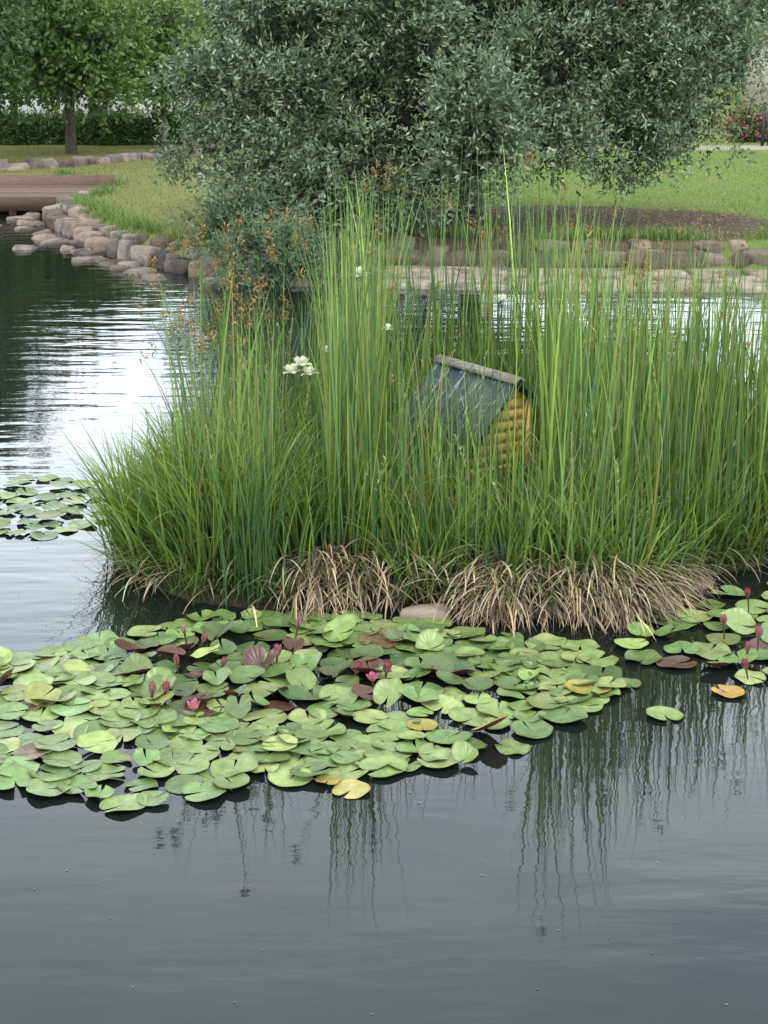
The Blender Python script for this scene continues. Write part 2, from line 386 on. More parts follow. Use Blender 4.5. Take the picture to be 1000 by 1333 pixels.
# ------------------------------------------------------------------ blades
def blades(base, L, w, az, th0, th1, c0, c1, n=7, face=None, pw=1.4, taper=2.0, aw=.45):
    m = len(base); L = np.broadcast_to(L, m); w = np.broadcast_to(w, m)
    T = np.linspace(0, 1, n+1); P = np.zeros((m, n+1, 3)); P[:, 0] = base
    d = np.c_[np.cos(az), np.sin(az)]
    for i in range(n):
        th = th0+(th1-th0)*((i+.5)/n)**pw
        P[:, i+1, :2] = P[:, i, :2]+d*(np.sin(th)*L/n)[:, None]
        P[:, i+1, 2] = P[:, i, 2]+np.cos(th)*L/n
    fa = az+math.pi/2 if face is None else face
    s = np.c_[np.cos(fa), np.sin(fa), np.zeros(m)]
    wt = aw+(1-aw)*np.minimum(1, T*4); wt = wt*(1-T**taper*.97)
    off = s[:, None, :]*(w[:, None]*wt[None, :]*.5)[:, :, None]
    V = np.stack([P-off, P+off], 2).reshape(-1, 3)
    b = np.arange(m)[:, None]*(2*(n+1)); i = np.arange(n)[None, :]*2; q = b+i
    F = np.stack([q, q+1, q+3, q+2], -1).reshape(-1, 4)
    tt = np.repeat(np.tile(T, m), 2)[:, None]
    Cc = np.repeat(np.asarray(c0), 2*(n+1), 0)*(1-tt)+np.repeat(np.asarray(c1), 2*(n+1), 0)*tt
    return V, F, Cc, P
def vary(c, m, s=.18, hs=.1, r=R):
    c = np.broadcast_to(np.array(c, float), (m, 3)); b = np.exp(r.normal(0, s, (m, 1))); h = r.normal(0, hs, (m, 1))
    return c*b*np.c_[1+h*1.2, np.ones((m, 1)), 1-h]

# lawn grass
m = 120000
gp = np.c_[R.uniform(-9.5, 9, m), 19.8+23*R.random(m)**1.4]
d = sdist(gp, POND); keep = (d > np.where(gp[:, 0] > -1.5, 1.9, .4)) & (R.random(m) > mulch(gp)*.97) & (np.abs(gp[:, 0]) < gp[:, 1]*.27)
gp = gp[keep]; m = len(gp); z = gz(gp)
fx = sm(-3, 2, gp[:, 0])[:, None]
cc = vary((.20, .22, .07), m)*(1-fx)+vary((.15, .26, .035), m)*fx
dry = (wob(gp, 8, 1.1) > .25)[:, None]; cc = np.where(dry, cc*np.array([1.25, 1.0, 1.1]), cc)
V, F, c, _ = blades(np.c_[gp, z-.01], R.uniform(.02, .06, m), .013, R.uniform(0, 6.28, m), np.zeros(m), R.uniform(.2, 1.1, m), cc*.7, cc, n=2)
build('lawn_grass', V, F, M_reed, col=c)
m = 9000
e = np.array(along(edge, .05)); e2 = np.array(along([(-.6, 21.6), (2, 21.2), (5, 21.1), (9, 20.9)], .05)); e = np.vstack([e, e2])
k = R.integers(0, len(e), m); k = k[wob(e[k, :2], 19, 2.5) > -.1]; m = len(k)
gp = e[k, :2]+np.c_[R.normal(.35, .15, m), R.normal(.3, .15, m)]
cc = vary((.17, .25, .06), m)
V, F, c, _ = blades(np.c_[gp, gz(gp)], R.uniform(.08, .24, m), .014, R.uniform(0, 6.28, m), R.uniform(0, .3, m), R.uniform(.5, 1.6, m), cc*.6, cc, n=4)
build('bank_grass', V, F, M_reed, col=c)
m = 5000; gp = np.c_[R.uniform(-1.5, 6.2, m), R.uniform(21.2, 26.3, m)]; gp = gp[mulch(gp) > .4]; m = len(gp); cc = vary((.20, .15, .09), m, .4)
V, F, c, _ = blades(np.c_[gp, gz(gp)+.01], R.uniform(.04, .09, m), .03, R.uniform(0, 6.28, m), np.full(m, 1.2), np.full(m, 1.6), cc, cc, n=2)
build('leaf_litter', V, F, M_straw, col=c)

# ------------------------------------------------------------------ island
ISL = np.array([(-1.40, 8.85), (-1.28, 8.3), (-1.0, 8.0), (-.6, 7.87), (-.15, 7.97), (.3, 7.87), (.8, 7.74), (1.3, 7.8), (1.5, 8.15), (1.75, 8.4), (2.15, 8.65), (2.8, 9.0), (3.5, 9.9),
                (3.4, 11.0), (2.4, 11.7), (.8, 11.8), (-.5, 11.4), (-1.15, 10.6), (-1.4, 9.7)])
def isz(P): return .20*sm(-.05, .35, -sdist(P, ISL))+.03*wob(P, 12, 3)
cen = np.array([.8, 9.8]); dense = np.array([p[:2] for p in along(np.vstack([ISL, ISL[:1]]), .08)])
rings = [1.06, 1.03, 1.0, .97, .93, .88, .8, .65, .45, .2, .01]; K = len(dense)
VV = []
for s in rings:
    q = cen+(dense-cen)*s; zz = isz(q); zz = np.where(s > 1, -.4*(s-1)/.06, zz); VV.append(np.c_[q, zz])
V = np.vstack(VV); F = [[i*K+j, i*K+(j+1) % K, (i+1)*K+(j+1) % K, (i+1)*K+j] for i in range(len(rings)-1) for j in range(K)]
build('island_soil', V, F, M_soil)
A = Acc()
stone(A, (.21, 7.77, .020), (.13, .07, .040), .1, .5, (1.7, 1.6, 1.5)); stone(A, (1.68, 8.27, .01), (.10, .08, .035), .1, .6, (1.2, 1.1, 1.))
A.make('island_stones', M_stone)

def sample_isl(n, cond=None):
    out = np.zeros((0, 2))
    while len(out) < n:
        q = np.c_[R.uniform(-1.9, 3.6, 4*n), R.uniform(7.6, 12.3, 4*n)]
        q = q[sdist(q, ISL) < -.04]
        if cond is not None: q = q[cond(q)]
        out = np.vstack([out, q])
    return out[:n]
def corridor(q):
    s = q[:, 0]/q[:, 1]
    return (s > .0) & (s < .104) & (q[:, 1] < 10.6)
def clearing(q):
    s = q[:, 0]/q[:, 1]
    return (s > .055) & (s < .101) & (q[:, 1] < 10.4) & (q[:, 1] > 8.3)
HA = math.radians(-58)
def inhouse(q):
    u = (q-np.array([.84, 10.0])); a = HA; lx = u[:, 0]*math.cos(a)+u[:, 1]*math.sin(a); ly = -u[:, 0]*math.sin(a)+u[:, 1]*math.cos(a)
    return (lx > -.95) & (lx < .06) & (ly > -.56) & (ly < .2)
def irisgap(q):   # low patch of grass in front of the white irises
    s = q[:, 0]/q[:, 1]
    return (s > -.070) & (s < -.036) & (q[:, 1] < 9.75)
G1, G2, G3 = np.array((.125, .205, .050)), np.array((.20, .28, .065)), np.array((.070, .140, .058))
def greens(m, p=(.45, .35, .2), s=.24):
    k = R.choice(3, m, p=p); return vary((1, 1, 1), m, s, .1)*np.stack([G1, G2, G3])[k]

def dens(q):
    x = q[:, 0]; return np.where(x < -.95, .12, np.where(x < -.35, .30, np.where(x < 1.1, 1.0, .95)))
q = sample_isl(2500, lambda q: ~inhouse(q) & (q[:, 1] > 8.1) & (wob(q, 33, 2.6) > -.42) & (R.random(len(q)) < dens(q)))
m = len(q); cor = corridor(q); q = q[~cor | (R.random(m) < .28)]; m = len(q); cor = corridor(q)
hx = np.where(q[:, 0] < -.35, 1.2, np.where(q[:, 0] < 1.2, 1.74, 1.42))+.14*wob(q, 44, 2.0)
L = hx*R.uniform(.5, 1.16, m); L = np.where(cor, R.uniform(.4, 1.1, m), L); L = np.where(irisgap(q), R.uniform(.3, .7, m), L)
# thin tall rushes standing along the near margin
q2 = np.c_[R.uniform(-1.05, 2.0, 330), R.uniform(7.95, 8.7, 330)]; q2 = q2[(sdist(q2, ISL) < -.05) & ~clearing(q2) & ~irisgap(q2)]
L2 = np.where(corridor(q2), R.uniform(.8, 1.3, len(q2)), R.uniform(1.05, 1.6, len(q2))); thin = np.r_[np.zeros(m, bool), np.ones(len(q2), bool)]
q = np.vstack([q, q2]); L = np.r_[L, L2]; m = len(q)
c0 = greens(m, (.5, .25, .25), .3); bl = R.random(m) < .06; c0[bl] = (.26, .22, .10)
az = R.uniform(0, 6.28, m)
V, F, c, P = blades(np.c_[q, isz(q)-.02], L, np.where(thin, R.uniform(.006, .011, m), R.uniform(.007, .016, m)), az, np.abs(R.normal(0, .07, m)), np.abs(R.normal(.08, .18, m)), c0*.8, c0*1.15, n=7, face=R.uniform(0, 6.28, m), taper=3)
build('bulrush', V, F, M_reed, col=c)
def sedge(name, q, L, w, th1m, out=None, th0=.16, pal=(.3, .6, .1)):
    m = len(q); az = R.uniform(0, 6.28, m)
    if out is not None: az = out+R.normal(0, .6, m)
    c0 = greens(m, pal); L = np.where(irisgap(q), np.minimum(L, .6), L)
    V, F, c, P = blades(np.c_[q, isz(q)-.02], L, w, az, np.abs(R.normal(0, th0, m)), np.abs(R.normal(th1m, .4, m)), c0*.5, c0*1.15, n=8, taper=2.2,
                        face=az+np.pi/2+R.normal(0, .7, m))
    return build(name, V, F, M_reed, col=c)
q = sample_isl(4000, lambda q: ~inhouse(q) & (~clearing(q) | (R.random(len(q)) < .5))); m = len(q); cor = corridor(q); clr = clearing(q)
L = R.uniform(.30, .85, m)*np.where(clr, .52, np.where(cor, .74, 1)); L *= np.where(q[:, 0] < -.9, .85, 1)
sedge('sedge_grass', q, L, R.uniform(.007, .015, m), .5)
cl = []
k = along(ISL[:12], .1)
for i in range(40):
    p = k[int(i/39*(len(k)-1))]; cl.append((p[0]+R.normal(0, .06), p[1]+R.uniform(.12, .5)))
for x, y in [(-1.12, 8.5), (-1.0, 8.7), (-1.15, 8.9), (-.85, 8.4), (-.7, 8.3), (-1.2, 9.3), (-1.0, 9.1), (-.8, 8.9), (-1.12, 8.65), (-.5, 8.6)]:
    cl += [(x, y), (x+.1, y+.12)]
cl = np.array(cl)
k = R.integers(0, len(cl), 3500); m = len(k); q = cl[k]+R.normal(0, .06, (m, 2)); left = q[:, 0] < -.6
out = np.arctan2((q-cl[k])[:, 1], (q-cl[k])[:, 0])
L = np.where(left, R.uniform(.45, .85, m), R.uniform(.28, .62, m))
L = np.where(clearing(q), L*.6, L)
sedge('sedge_tussock', q, L, R.uniform(.008, .016, m), .95, out=out, th0=.28)
m = 200; q = np.c_[R.normal(-1.18, .10, m), R.normal(8.75, .25, m)]
sedge('iris_leaves', q, R.uniform(.45, .70, m), R.uniform(.014, .022, m), .7, out=np.full(m, 3.4), th0=.35, pal=(.1, .85, .05))
m = 150; q = np.c_[R.normal(-.66, .06, m), R.normal(7.97, .06, m)]
c0 = vary((.05, .105, .030), m, .3); V, F, c, _ = blades(np.c_[q, np.full(m, -.02)], R.uniform(.3, 1.0, m), .011, R.uniform(0, 6.28, m), R.uniform(0, .1, m), R.uniform(.05, .6, m), c0, c0*1.5, n=6, face=R.uniform(0, 6.28, m))
build('rush_clump', V, F, M_reed, col=c)

# dry straw skirt
front = np.array(along(ISL[:13], .02))
wgt = np.exp(-((front[:, 0]+.22)/.22)**2)*1.0+np.exp(-((front[:, 0]-.66)/.18)**2)*1.6+np.exp(-((front[:, 0]-1.2)/.17)**2)*2.6+.08
wgt *= (1+.9*np.sin(front[:, 0]*23)*np.sin(front[:, 0]*9+1))
k = R.choice(len(front), 2300, p=wgt/wgt.sum()); m = len(k)
q = front[k, :2]+np.c_[R.normal(0, .03, m), R.uniform(.0, .25, m)]
az = front[k, 2]-np.pi/2+R.normal(0, .6, m)
zz = isz(q)+R.uniform(-.03, .07, m)
c0 = vary((.42, .33, .21), m, .3, .06); dk = R.random(m) < .35; c0[dk] *= .3
V, F, c, _ = blades(np.c_[q, zz], R.uniform(.14, .46, m), R.uniform(.007, .015, m), az, R.uniform(.4, 1.3, m), R.uniform(1.9, 3.0, m), c0*.7, c0*1.15, n=7, pw=.9)
V[:, 2] = np.maximum(V[:, 2], -.03); build('dry_grass_skirt', V, F, M_straw, col=c)
k = R.integers(0, len(front), 1900); m = len(k); q = front[k, :2]+np.c_[R.normal(0, .05, m), R.uniform(.0, .2, m)]
c0 = greens(m, (.5, .3, .2)); dk = R.random(m) < .3; c0[dk] *= .45
V, F, c, _ = blades(np.c_[q, isz(q)], R.uniform(.15, .42, m), R.uniform(.007, .014, m), front[k, 2]-np.pi/2+R.normal(0, .8, m), R.uniform(.1, .8, m), R.uniform(1.3, 2.6, m), c0*.6, c0, n=7)
V[:, 2] = np.maximum(V[:, 2], -.03); build('overhanging_grass', V, F, M_reed, col=c)
q = sample_isl(420); m = len(q); c0 = vary((.34, .27, .15), m, .3, .06)
V, F, c, _ = blades(np.c_[q, isz(q)], R.uniform(.3, .9, m), .009, R.uniform(0, 6.28, m), R.uniform(0, .5, m), R.uniform(.3, 2.3, m), c0*.7, c0, n=7, face=R.uniform(0, 6.28, m))
build('dead_stalks', V, F, M_straw, col=c)
# thin arching rushes with tassels
q = np.vstack([np.c_[R.uniform(-1.2, -.3, 95), R.uniform(8.3, 10.6, 95)], np.c_[R.uniform(-.4, 2.3, 100), R.uniform(8.6, 11.2, 100)]]); q = q[~inhouse(q) & ~corridor(q) & ~irisgap(q)]; m = len(q)
L = np.where(q[:, 0] < -.3, R.uniform(1.0, 1.65, m), np.where(q[:, 0] < 1.2, R.uniform(1.4, 2.0, m), R.uniform(1.1, 1.6, m))); c0 = vary((.09, .15, .045), m)
az = np.where(R.random(m) < .55, R.normal(3.3, .5, m), R.uniform(0, 6.28, m))
V, F, c, P = blades(np.c_[q, isz(q)], L, .008, az, R.uniform(0, .15, m), R.uniform(.1, .9, m), c0, c0*1.1, n=10, face=R.uniform(0, 6.28, m), pw=2.4, taper=8)
build('tasselled_rush', V, F, M_reed, col=c)
ends = P[:, -1]; nb = 24; k = np.repeat(np.arange(m), nb); mm = len(k)
c0 = vary((.25, .155, .06), mm, .3, .1)
V, F, c, _ = blades(ends[k]+R.normal(0, .014, (mm, 3))*np.array([1, 1, 1.8])+np.array([0, 0, -.02]), R.uniform(.02, .06, mm), .009, R.uniform(0, 6.28, mm), R.uniform(.2, 1.6, mm), R.uniform(1.2, 2.8, mm), c0, c0, n=3, taper=3)
build('rush_tassels', V, F, M_straw, col=c)
q = sample_isl(110, lambda q: ~inhouse(q) & ~clearing(q) & (q[:, 0] < 1.6)); m = len(q); c0 = vary((.2, .25, .09), m); L = R.uniform(.6, .95, m)
V, F, c, P = blades(np.c_[q, isz(q)], L, .006, R.uniform(0, 6.28, m), R.uniform(0, .15, m), R.uniform(.1, .5, m), c0, c0, n=7, taper=8)
V2 = [V]; F2 = [F]; C2 = [c]; nb = 34; k = np.repeat(np.arange(m), nb); mm = len(k); tt = R.uniform(.72, 1, mm)
pp = P[k, 5]+(P[k, 7]-P[k, 5])*((tt-.72)/.28)[:, None]; c0 = vary((.32, .34, .15), mm)
V, F, c, _ = blades(pp, R.uniform(.015, .04, mm), .006, R.uniform(0, 6.28, mm), R.uniform(.1, .6, mm), R.uniform(.4, 1.6, mm), c0, c0, n=2, taper=3)
V2.append(V); F2.append(F+len(V2[0])); C2.append(c)
build('grass_panicles', np.vstack(V2), np.vstack(F2), M_straw, col=np.vstack(C2))

# ------------------------------------------------------------------ duck house
def wood_mat(name, base, alt, streak_axis, flake=None, rough=.6, fl=(.55, .6), bs=.5):
    m, nt, out = newmat(name)
    tc = N(nt, 'ShaderNodeTexCoord'); mp = N(nt, 'ShaderNodeMapping'); mp.inputs['Scale'].default_value = streak_axis
    nt.links.new(tc.outputs['Object'], mp.inputs['Vector'])
    n1 = noise(nt, mp.outputs[0], 5, 6, .7); c = mixc(nt, ramp(nt, n1, [(.35, 0.), (.7, 1.)]), base, alt)
    if flake:
        n2 = noise(nt, mp.outputs[0], 3.1, 8, .75); c = mixc(nt, ramp(nt, n2, [(fl[0], 0.), (fl[1], 1.)]), c, flake)
    a = N(nt, 'ShaderNodeAttribute', attribute_name='Col'); c = mixc(nt, 1., c, a.outputs['Color'], 'MULTIPLY')
    p = N(nt, 'ShaderNodeBsdfPrincipled'); p.inputs['Roughness'].default_value = rough
    nt.links.new(c, p.inputs['Base Color']); nt.links.new(bump(nt, n1, bs, .01), p.inputs['Normal'])
    nt.links.new(p.outputs[0], out.inputs[0]); return m
M_yel = wood_mat('yellow_painted_boards', (.70, .49, .155), (.64, .44, .14), (1, 1, 8), (.50, .37, .18), fl=(.66, .76), bs=.15)
M_roof = wood_mat('dark_painted_roof', (.016, .034, .040), (.034, .058, .064), (8, 1.6, 1.6), (.24, .27, .24), .5, fl=(.56, .60))
M_cap = wood_mat('weathered_ridge', (.16, .14, .11), (.34, .31, .27), (2, 8, 8), (.05, .06, .07), .8)
H = empty('duck_house', (.84, 10.0, -.03), HA)
AP, EV = .80, .25
sl = (AP-EV)/.50
def plane_box(p0, p1, x0, x1, th):
    y0, z0 = p0; y1, z1 = p1; n = np.array([-(z1-z0), (y1-y0)]); n = n/np.linalg.norm(n)
    if n[1] < 0: n = -n
    V = []
    for dz in (0, th):
        for (x, y, z) in ((x0, y0, z0), (x1, y0, z0), (x1, y1, z1), (x0, y1, z1)):
            V.append((x, y+n[0]*dz, z+n[1]*dz))
    return np.array(V)
A = Acc()
nb = 9; wd = .90/nb
for i in range(nb):
    x0 = -.88+i*wd; b = R.uniform(.85, 1.2); th = .012+.003*(i % 2)
    A.add(plane_box((0, AP-.002*(i % 3)), (-.50-R.uniform(0, .015), EV), x0+.001, x0+wd-.001, th), BOXF, (b, b, b))
A.make('roof_slope', M_roof, parent=H, smooth=False)
A = Acc(); A.add(plane_box((.006, AP-.008), (.13, AP-.13), -.88, .02, .014), BOXF); A.make('roof_back_slope', M_roof, parent=H, smooth=False)
A = Acc(); A.add(plane_box((-.034, AP-.014), (.004, AP+.026), -.895, .035, .010), BOXF); A.add(plane_box((.005, AP+.026), (.04, AP-.014), -.895, .035, .010), BOXF)
A.make('ridge_cap', M_cap, parent=H, smooth=False)
A = Acc(); A.add(plane_box((-.50, EV-.024), (-.055, AP-.071), .021, .032, .028), BOXF); A.make('barge_board', M_roof, parent=H, smooth=False)
A = Acc()
bh = .070
z = .06
while z < AP-.09:
    zt = z+bh
    def yl(zz): return max(-.42, -(AP-.03-zz)/sl)
    def yr(zz): return min(.10, (AP-.03-zz)*1.0)
    for (xs_, sg) in ((-.05, 1), (-.81, -1)):
        o1 = .014*sg; o2 = .005*sg
        V = [(xs_, yl(z), z), (xs_+o1, yl(z), z), (xs_+o1, yr(z), z), (xs_, yr(z), z), (xs_, yl(zt), zt), (xs_+o2, yl(zt), zt), (xs_+o2, yr(zt), zt), (xs_, yr(zt), zt)]
        b = R.uniform(.93, 1.07); A.add(V, BOXF, (b, b, b))
    for (ys_, sg, top) in ((-.42, -1, EV+.05), (.10, 1, AP-.15)):
        if z < top:
            V = [(-.81, ys_, z), (-.05, ys_, z), (-.05, ys_+.018*sg, z), (-.81, ys_+.018*sg, z), (-.81, ys_, zt), (-.05, ys_, zt), (-.05, ys_+.005*sg, zt), (-.81, ys_+.005*sg, zt)]
            A.add(V, BOXF)
    z += bh
A.make('clapboard_walls', M_yel, parent=H, smooth=False)
A = Acc()
A.add(boxv(-.052, -.018, .095, .125, .02, AP-.14), BOXF); A.add(boxv(-.052, -.018, -.44, -.405, .02, EV+.04), BOXF)
A.add(boxv(-.85, -.01, -.44, .13, .0, .055), BOXF)
A.make('corner_posts_and_floor', M_yel, parent=H, smooth=False)

# ------------------------------------------------------------------ water lilies
def pad_mat():
    m, nt, out = newmat('lily_pad')
    a = N(nt, 'ShaderNodeAttribute', attribute_name='Col'); u = N(nt, 'ShaderNodeAttribute', attribute_name='Aux')
    s = N(nt, 'ShaderNodeSeparateXYZ'); nt.links.new(u.outputs['Vector'], s.inputs[0])
    m1 = N(nt, 'ShaderNodeMath', operation='MULTIPLY'); nt.links.new(s.outputs[0], m1.inputs[0]); m1.inputs[1].default_value = 9
    m2 = N(nt, 'ShaderNodeMath', operation='SINE'); nt.links.new(m1.outputs[0], m2.inputs[0])
    ab = N(nt, 'ShaderNodeMath', operation='ABSOLUTE'); nt.links.new(m2.outputs[0], ab.inputs[0])
    vein = ramp(nt, ab.outputs[0], [(0, 1.), (.16, 0.)])
    g = N(nt, 'ShaderNodeNewGeometry')
    n1 = noise(nt, g.outputs['Position'], 22, 5, .6)
    c = mixc(nt, 1., a.outputs['Color'], ramp(nt, n1, [(.3, .70), (.7, 1.2)]), 'MULTIPLY')
    mv = N(nt, 'ShaderNodeMath', operation='MULTIPLY'); nt.links.new(vein, mv.inputs[0]); mv.inputs[1].default_value = .2
    c = mixc(nt, mv.outputs[0], c, (.27, .34, .14))
    rim = ramp(nt, s.outputs[1], [(.9, 0.), (1., .5)])
    c = mixc(nt, rim, c, (.13, .08, .03))
    sp = noise(nt, g.outputs['Position'], 45, 3, .6)
    c = mixc(nt, ramp(nt, sp, [(.66, 0.), (.70, .8)]), c, (.14, .09, .04))
    c = mixc(nt, g.outputs['Backfacing'], c, (.10, .025, .025))
    p = N(nt, 'ShaderNodeBsdfPrincipled'); p.inputs['Roughness'].default_value = .34; p.inputs['Specular IOR Level'].default_value = .5
    nt.links.new(c, p.inputs['Base Color']); nt.links.new(bump(nt, ab.outputs[0], .3, .004), p.inputs['Normal'])
    nt.links.new(p.outputs[0], out.inputs[0]); return m
M_pad = pad_mat()
KA = 30; RR = np.array([.03, .35, .65, .88, 1.0])
def pads(name, pts, rad, kind, cols):
    VV, FF, CC, UU = [], [], [], []; n0 = 0
    for i, (x, y) in enumerate(pts):
        r = rad[i]; nh = R.uniform(.04, .22); th = np.linspace(nh, 2*math.pi-nh, KA)
        T, Q = np.meshgrid(th, RR); el = R.uniform(.88, 1.08)
        wv_ = 1+.03*np.sin(T*3+R.uniform(0, 6))+.018*np.sin(T*7+R.uniform(0, 6))
        edge_f = 1-.10*np.exp(-(np.minimum(T-nh, 2*math.pi-nh-T)/.12))
        X_ = r*Q*np.cos(T)*wv_*edge_f; Y_ = r*Q*np.sin(T)*el*wv_*edge_f
        k = kind[i]
        curl = R.uniform(-.01, .09)*r*2 if k == 0 else R.uniform(.05, .35)*r
        Zl = curl*Q**3+R.uniform(.02, .10)*r*np.sin(T*R.integers(2, 5)+R.uniform(0, 6))*Q**2
        if k == 2: Zl = Zl+.6*np.abs(Y_)*R.uniform(.3, 1)
        tx, ty = (R.normal(0, .045, 2) if k == 0 else R.normal(0, .20, 2))
        if k >= 1: tx += .06
        a = R.uniform(0, 6.28); ca, sa = math.cos(a), math.sin(a)
        x1 = X_*ca-Y_*sa; y1 = X_*sa+Y_*ca
        z1 = Zl+y1*math.sin(tx)+x1*math.sin(ty)
        z1 = z1-(z1.min() if k else z1.mean())+(.006+.016*R.random() if k == 0 else R.uniform(.004, .02))
        if k == 0: z1 = np.maximum(z1, .003)
        V = np.stack([x+x1, y+y1, z1], -1).reshape(-1, 3)
        I = (np.arange(len(RR)-1)[:, None]*KA+np.arange(KA-1)[None]).ravel()
        F = np.c_[I, I+KA, I+KA+1, I+1]
        VV.append(V); FF.append(F+n0); n0 += len(V); CC.append(np.tile(cols[i], (len(V), 1)))
        UU.append(np.c_[T.ravel(), Q.ravel(), np.zeros(T.size)])
    return build(name, np.vstack(VV), np.vstack(FF), M_pad, col=np.vstack(CC), aux=np.vstack(UU))
def fill(poly, mind, tries=9000, seed=1):
    r = np.random.default_rng(seed); poly = np.array(poly); lo = poly.min(0); hi = poly.max(0); out = []
    q = lo+(hi-lo)*r.random((tries, 2)); dd = sdist(q, poly); q = q[dd+.07*wob(q, seed, 5) < -.02]
    for p in q:
        if all((p[0]-o[0])**2+(p[1]-o[1])**2 > (mind*(1+.18*math.sin(p[0]*3.1+p[1]*4)))**2 for o in out): out.append(p)
    return np.array(out)
def padcol(n, r=R):
    base = np.array([(.155, .235, .065), (.205, .28, .085), (.115, .19, .055), (.25, .30, .10), (.14, .235, .075)])
    c = base[r.integers(0, 5, n)]*np.exp(r.normal(0, .2, (n, 1))); k = r.random(n) < .012; c[k] = (.36, .30, .07)
    k = r.random(n) < .02; c[k] = (.14, .09, .045); return c
main = [(-2.1, 7.0), (-1.5, 7.35), (-1.0, 7.75), (-.55, 7.78), (.15, 7.72), (.5, 7.5), (1.05, 7.35), (1.13, 6.85), (.78, 6.5), (.66, 6.08), (.3, 5.98), (-.05, 5.92),
        (-.45, 5.78), (-.78, 5.6), (-1.0, 5.6), (-1.38, 5.75), (-1.7, 5.9), (-2.2, 6.1)]
p1 = fill(main, .097, seed=3)
dc = np.hypot((p1[:, 0]+.45)/.75, (p1[:, 1]-7.0)/.5)
kind = np.where(R.random(len(p1)) < np.where(dc < 1.1, .48, .06), 1, 0); kind = np.where((kind == 1) & (R.random(len(p1)) < .45), 2, kind)
cols = padcol(len(p1)); dk = (dc < 1.15) & (R.random(len(p1)) < .45)
cols[dk] = np.array([(.08, .13, .04), (.10, .045, .03), (.06, .12, .035), (.10, .15, .05), (.09, .12, .04)])[R.integers(0, 5, dk.sum())]
rad = R.uniform(.060, .106, len(p1)); rad[kind > 0] *= .86
pads('water_lily_pads', p1, rad, kind, cols)
right = [(1.12, 7.25), (1.3, 7.75), (1.75, 8.15), (2.4, 8.35), (3.2, 8.5), (3.2, 6.5), (2.35, 6.35), (2.0, 6.55), (1.75, 6.7), (1.45, 6.95)]
p2 = fill(right, .118, 2200, seed=5); kind = (R.random(len(p2)) < .2).astype(int); cols = padcol(len(p2)); dk = R.random(len(p2)) < .15; cols[dk] = (.10, .05, .035)
p2 = np.vstack([p2, [(1.22, 6.5)], [(1.55, 6.75)]]); kind = np.r_[kind, 0, 0]; cols = np.vstack([cols, [(.22, .30, .09)], [(.40, .24, .05)]])
pads('water_lily_pads', p2, R.uniform(.068, .104, len(p2)), kind, cols)
left = [(-4.5, 10.2), (-2.9, 10.45), (-2.2, 10.6), (-1.65, 10.1), (-1.7, 9.5), (-2.0, 9.15), (-2.6, 9.25), (-3.4, 9.3), (-4.5, 9.4)]
p3 = fill(left, .13, 3500, seed=6); pads('water_lily_pads', p3, R.uniform(.058, .092, len(p3)), np.zeros(len(p3), int), padcol(len(p3))*.85)
p4 = np.array([(.76, 6.50), (-.13, 5.76), (-1.52, 6.66), (.22, 6.02), (-2.35, 6.3), (-.22, 5.83)])
pads('water_lily_pads', p4, np.array([.08, .075, .085, .09, .1, .05]), np.array([0, 0, 1, 0, 0, 0]), np.array([(.42, .33, .06), (.40, .36, .10), (.26, .28, .08), (.25, .32, .11), (.22, .3, .1), (.35, .28, .07)]))

M_petal = foliage_mat('petal', .45, .3, .3, 30)
def flower(name, loc, h, open_, pink=(.62, .10, .22), base=(.75, .45, .50), nw=(5, 6, 6), lean=(0, 0), pwid=.26):
    A = Acc(); n = 7
    for wi, np_ in enumerate(nw):
        for k in range(np_):
            a0 = 2*math.pi*k/np_+wi*.5; L = h*(1-.08*wi); T = np.linspace(0, 1, n)
            th = open_*(1-.3*wi); rr = L*(.16*np.sin(T*math.pi*.9)*(1-.12*wi)+.02)+math.sin(th)*L*T**1.3*.9; zz = L*T*math.cos(th)
            if open_ > .9: zz = zz-L*.35*T**3*(wi == 0)
            w = L*pwid*np.sin(np.clip(T*.96+.06, 0, 1)*math.pi)**.8
            V = []
            for i in range(n):
                for s in (-1, 0, 1):
                    an = a0; ro = rr[i]-(abs(s)*w[i]*.35)
                    V.append((ro*math.cos(an)-s*w[i]*math.sin(an), ro*math.sin(an)+s*w[i]*math.cos(an), zz[i]+(.12*w[i]*R.normal() if open_ > .9 else 0)))
            F = [[i*3+j, i*3+j+1, i*3+4+j, i*3+3+j] for i in range(n-1) for j in range(2)]
            tt = np.repeat(T, 3)[:, None]; col = np.array(base)*(1-tt)+np.array(pink)*tt
            if wi == 0 and open_ < .5: col = np.array((.20, .16, .08))*(1-tt)+np.array(pink)*.6*tt
            A.add(V, F, col)
    V, F = tube([(0, 0, -.10), (0, 0, -.03), (0, 0, .004)], [.004, .004, .006], 6); A.add(V, F, (.12, .08, .04))
    o = A.make(name, M_petal); o.location = loc; o.rotation_euler = (lean[0], lean[1], R.uniform(0, 6.28)); return o
fl = [(-.96, 7.30, .10, 0), (-.87, 7.26, .07, 1), (-.96, 6.99, .06, 0), (-.75, 7.0, .05, 0), (-.50, 7.06, .07, 1), (-.42, 7.42, .09, 0), (-.13, 6.88, .06, 0), (-.05, 6.80, .05, 2),
      (.01, 6.9, .05, 1), (-1.03, 6.66, .05, 0), (-.97, 6.66, .055, 1), (-.82, 6.50, .04, 2), (1.86, 7.8, .11, 1), (1.66, 7.42, .10, 1), (1.66, 6.9, .07, 1), (1.80, 7.28, .08, 1), (1.72, 7.15, .06, 0)]
for i, (x, y, z, k) in enumerate(fl):
    flower('water_lily_flower', (x, y, z-.015), R.uniform(.052, .068), (.06, .2, .6)[k], pink=((.50, .08, .17), (.60, .20, .27))[i % 2] if i else (.62, .55, .35), base=(.62, .30, .36), lean=(R.normal(0, .2), R.normal(0, .2)))
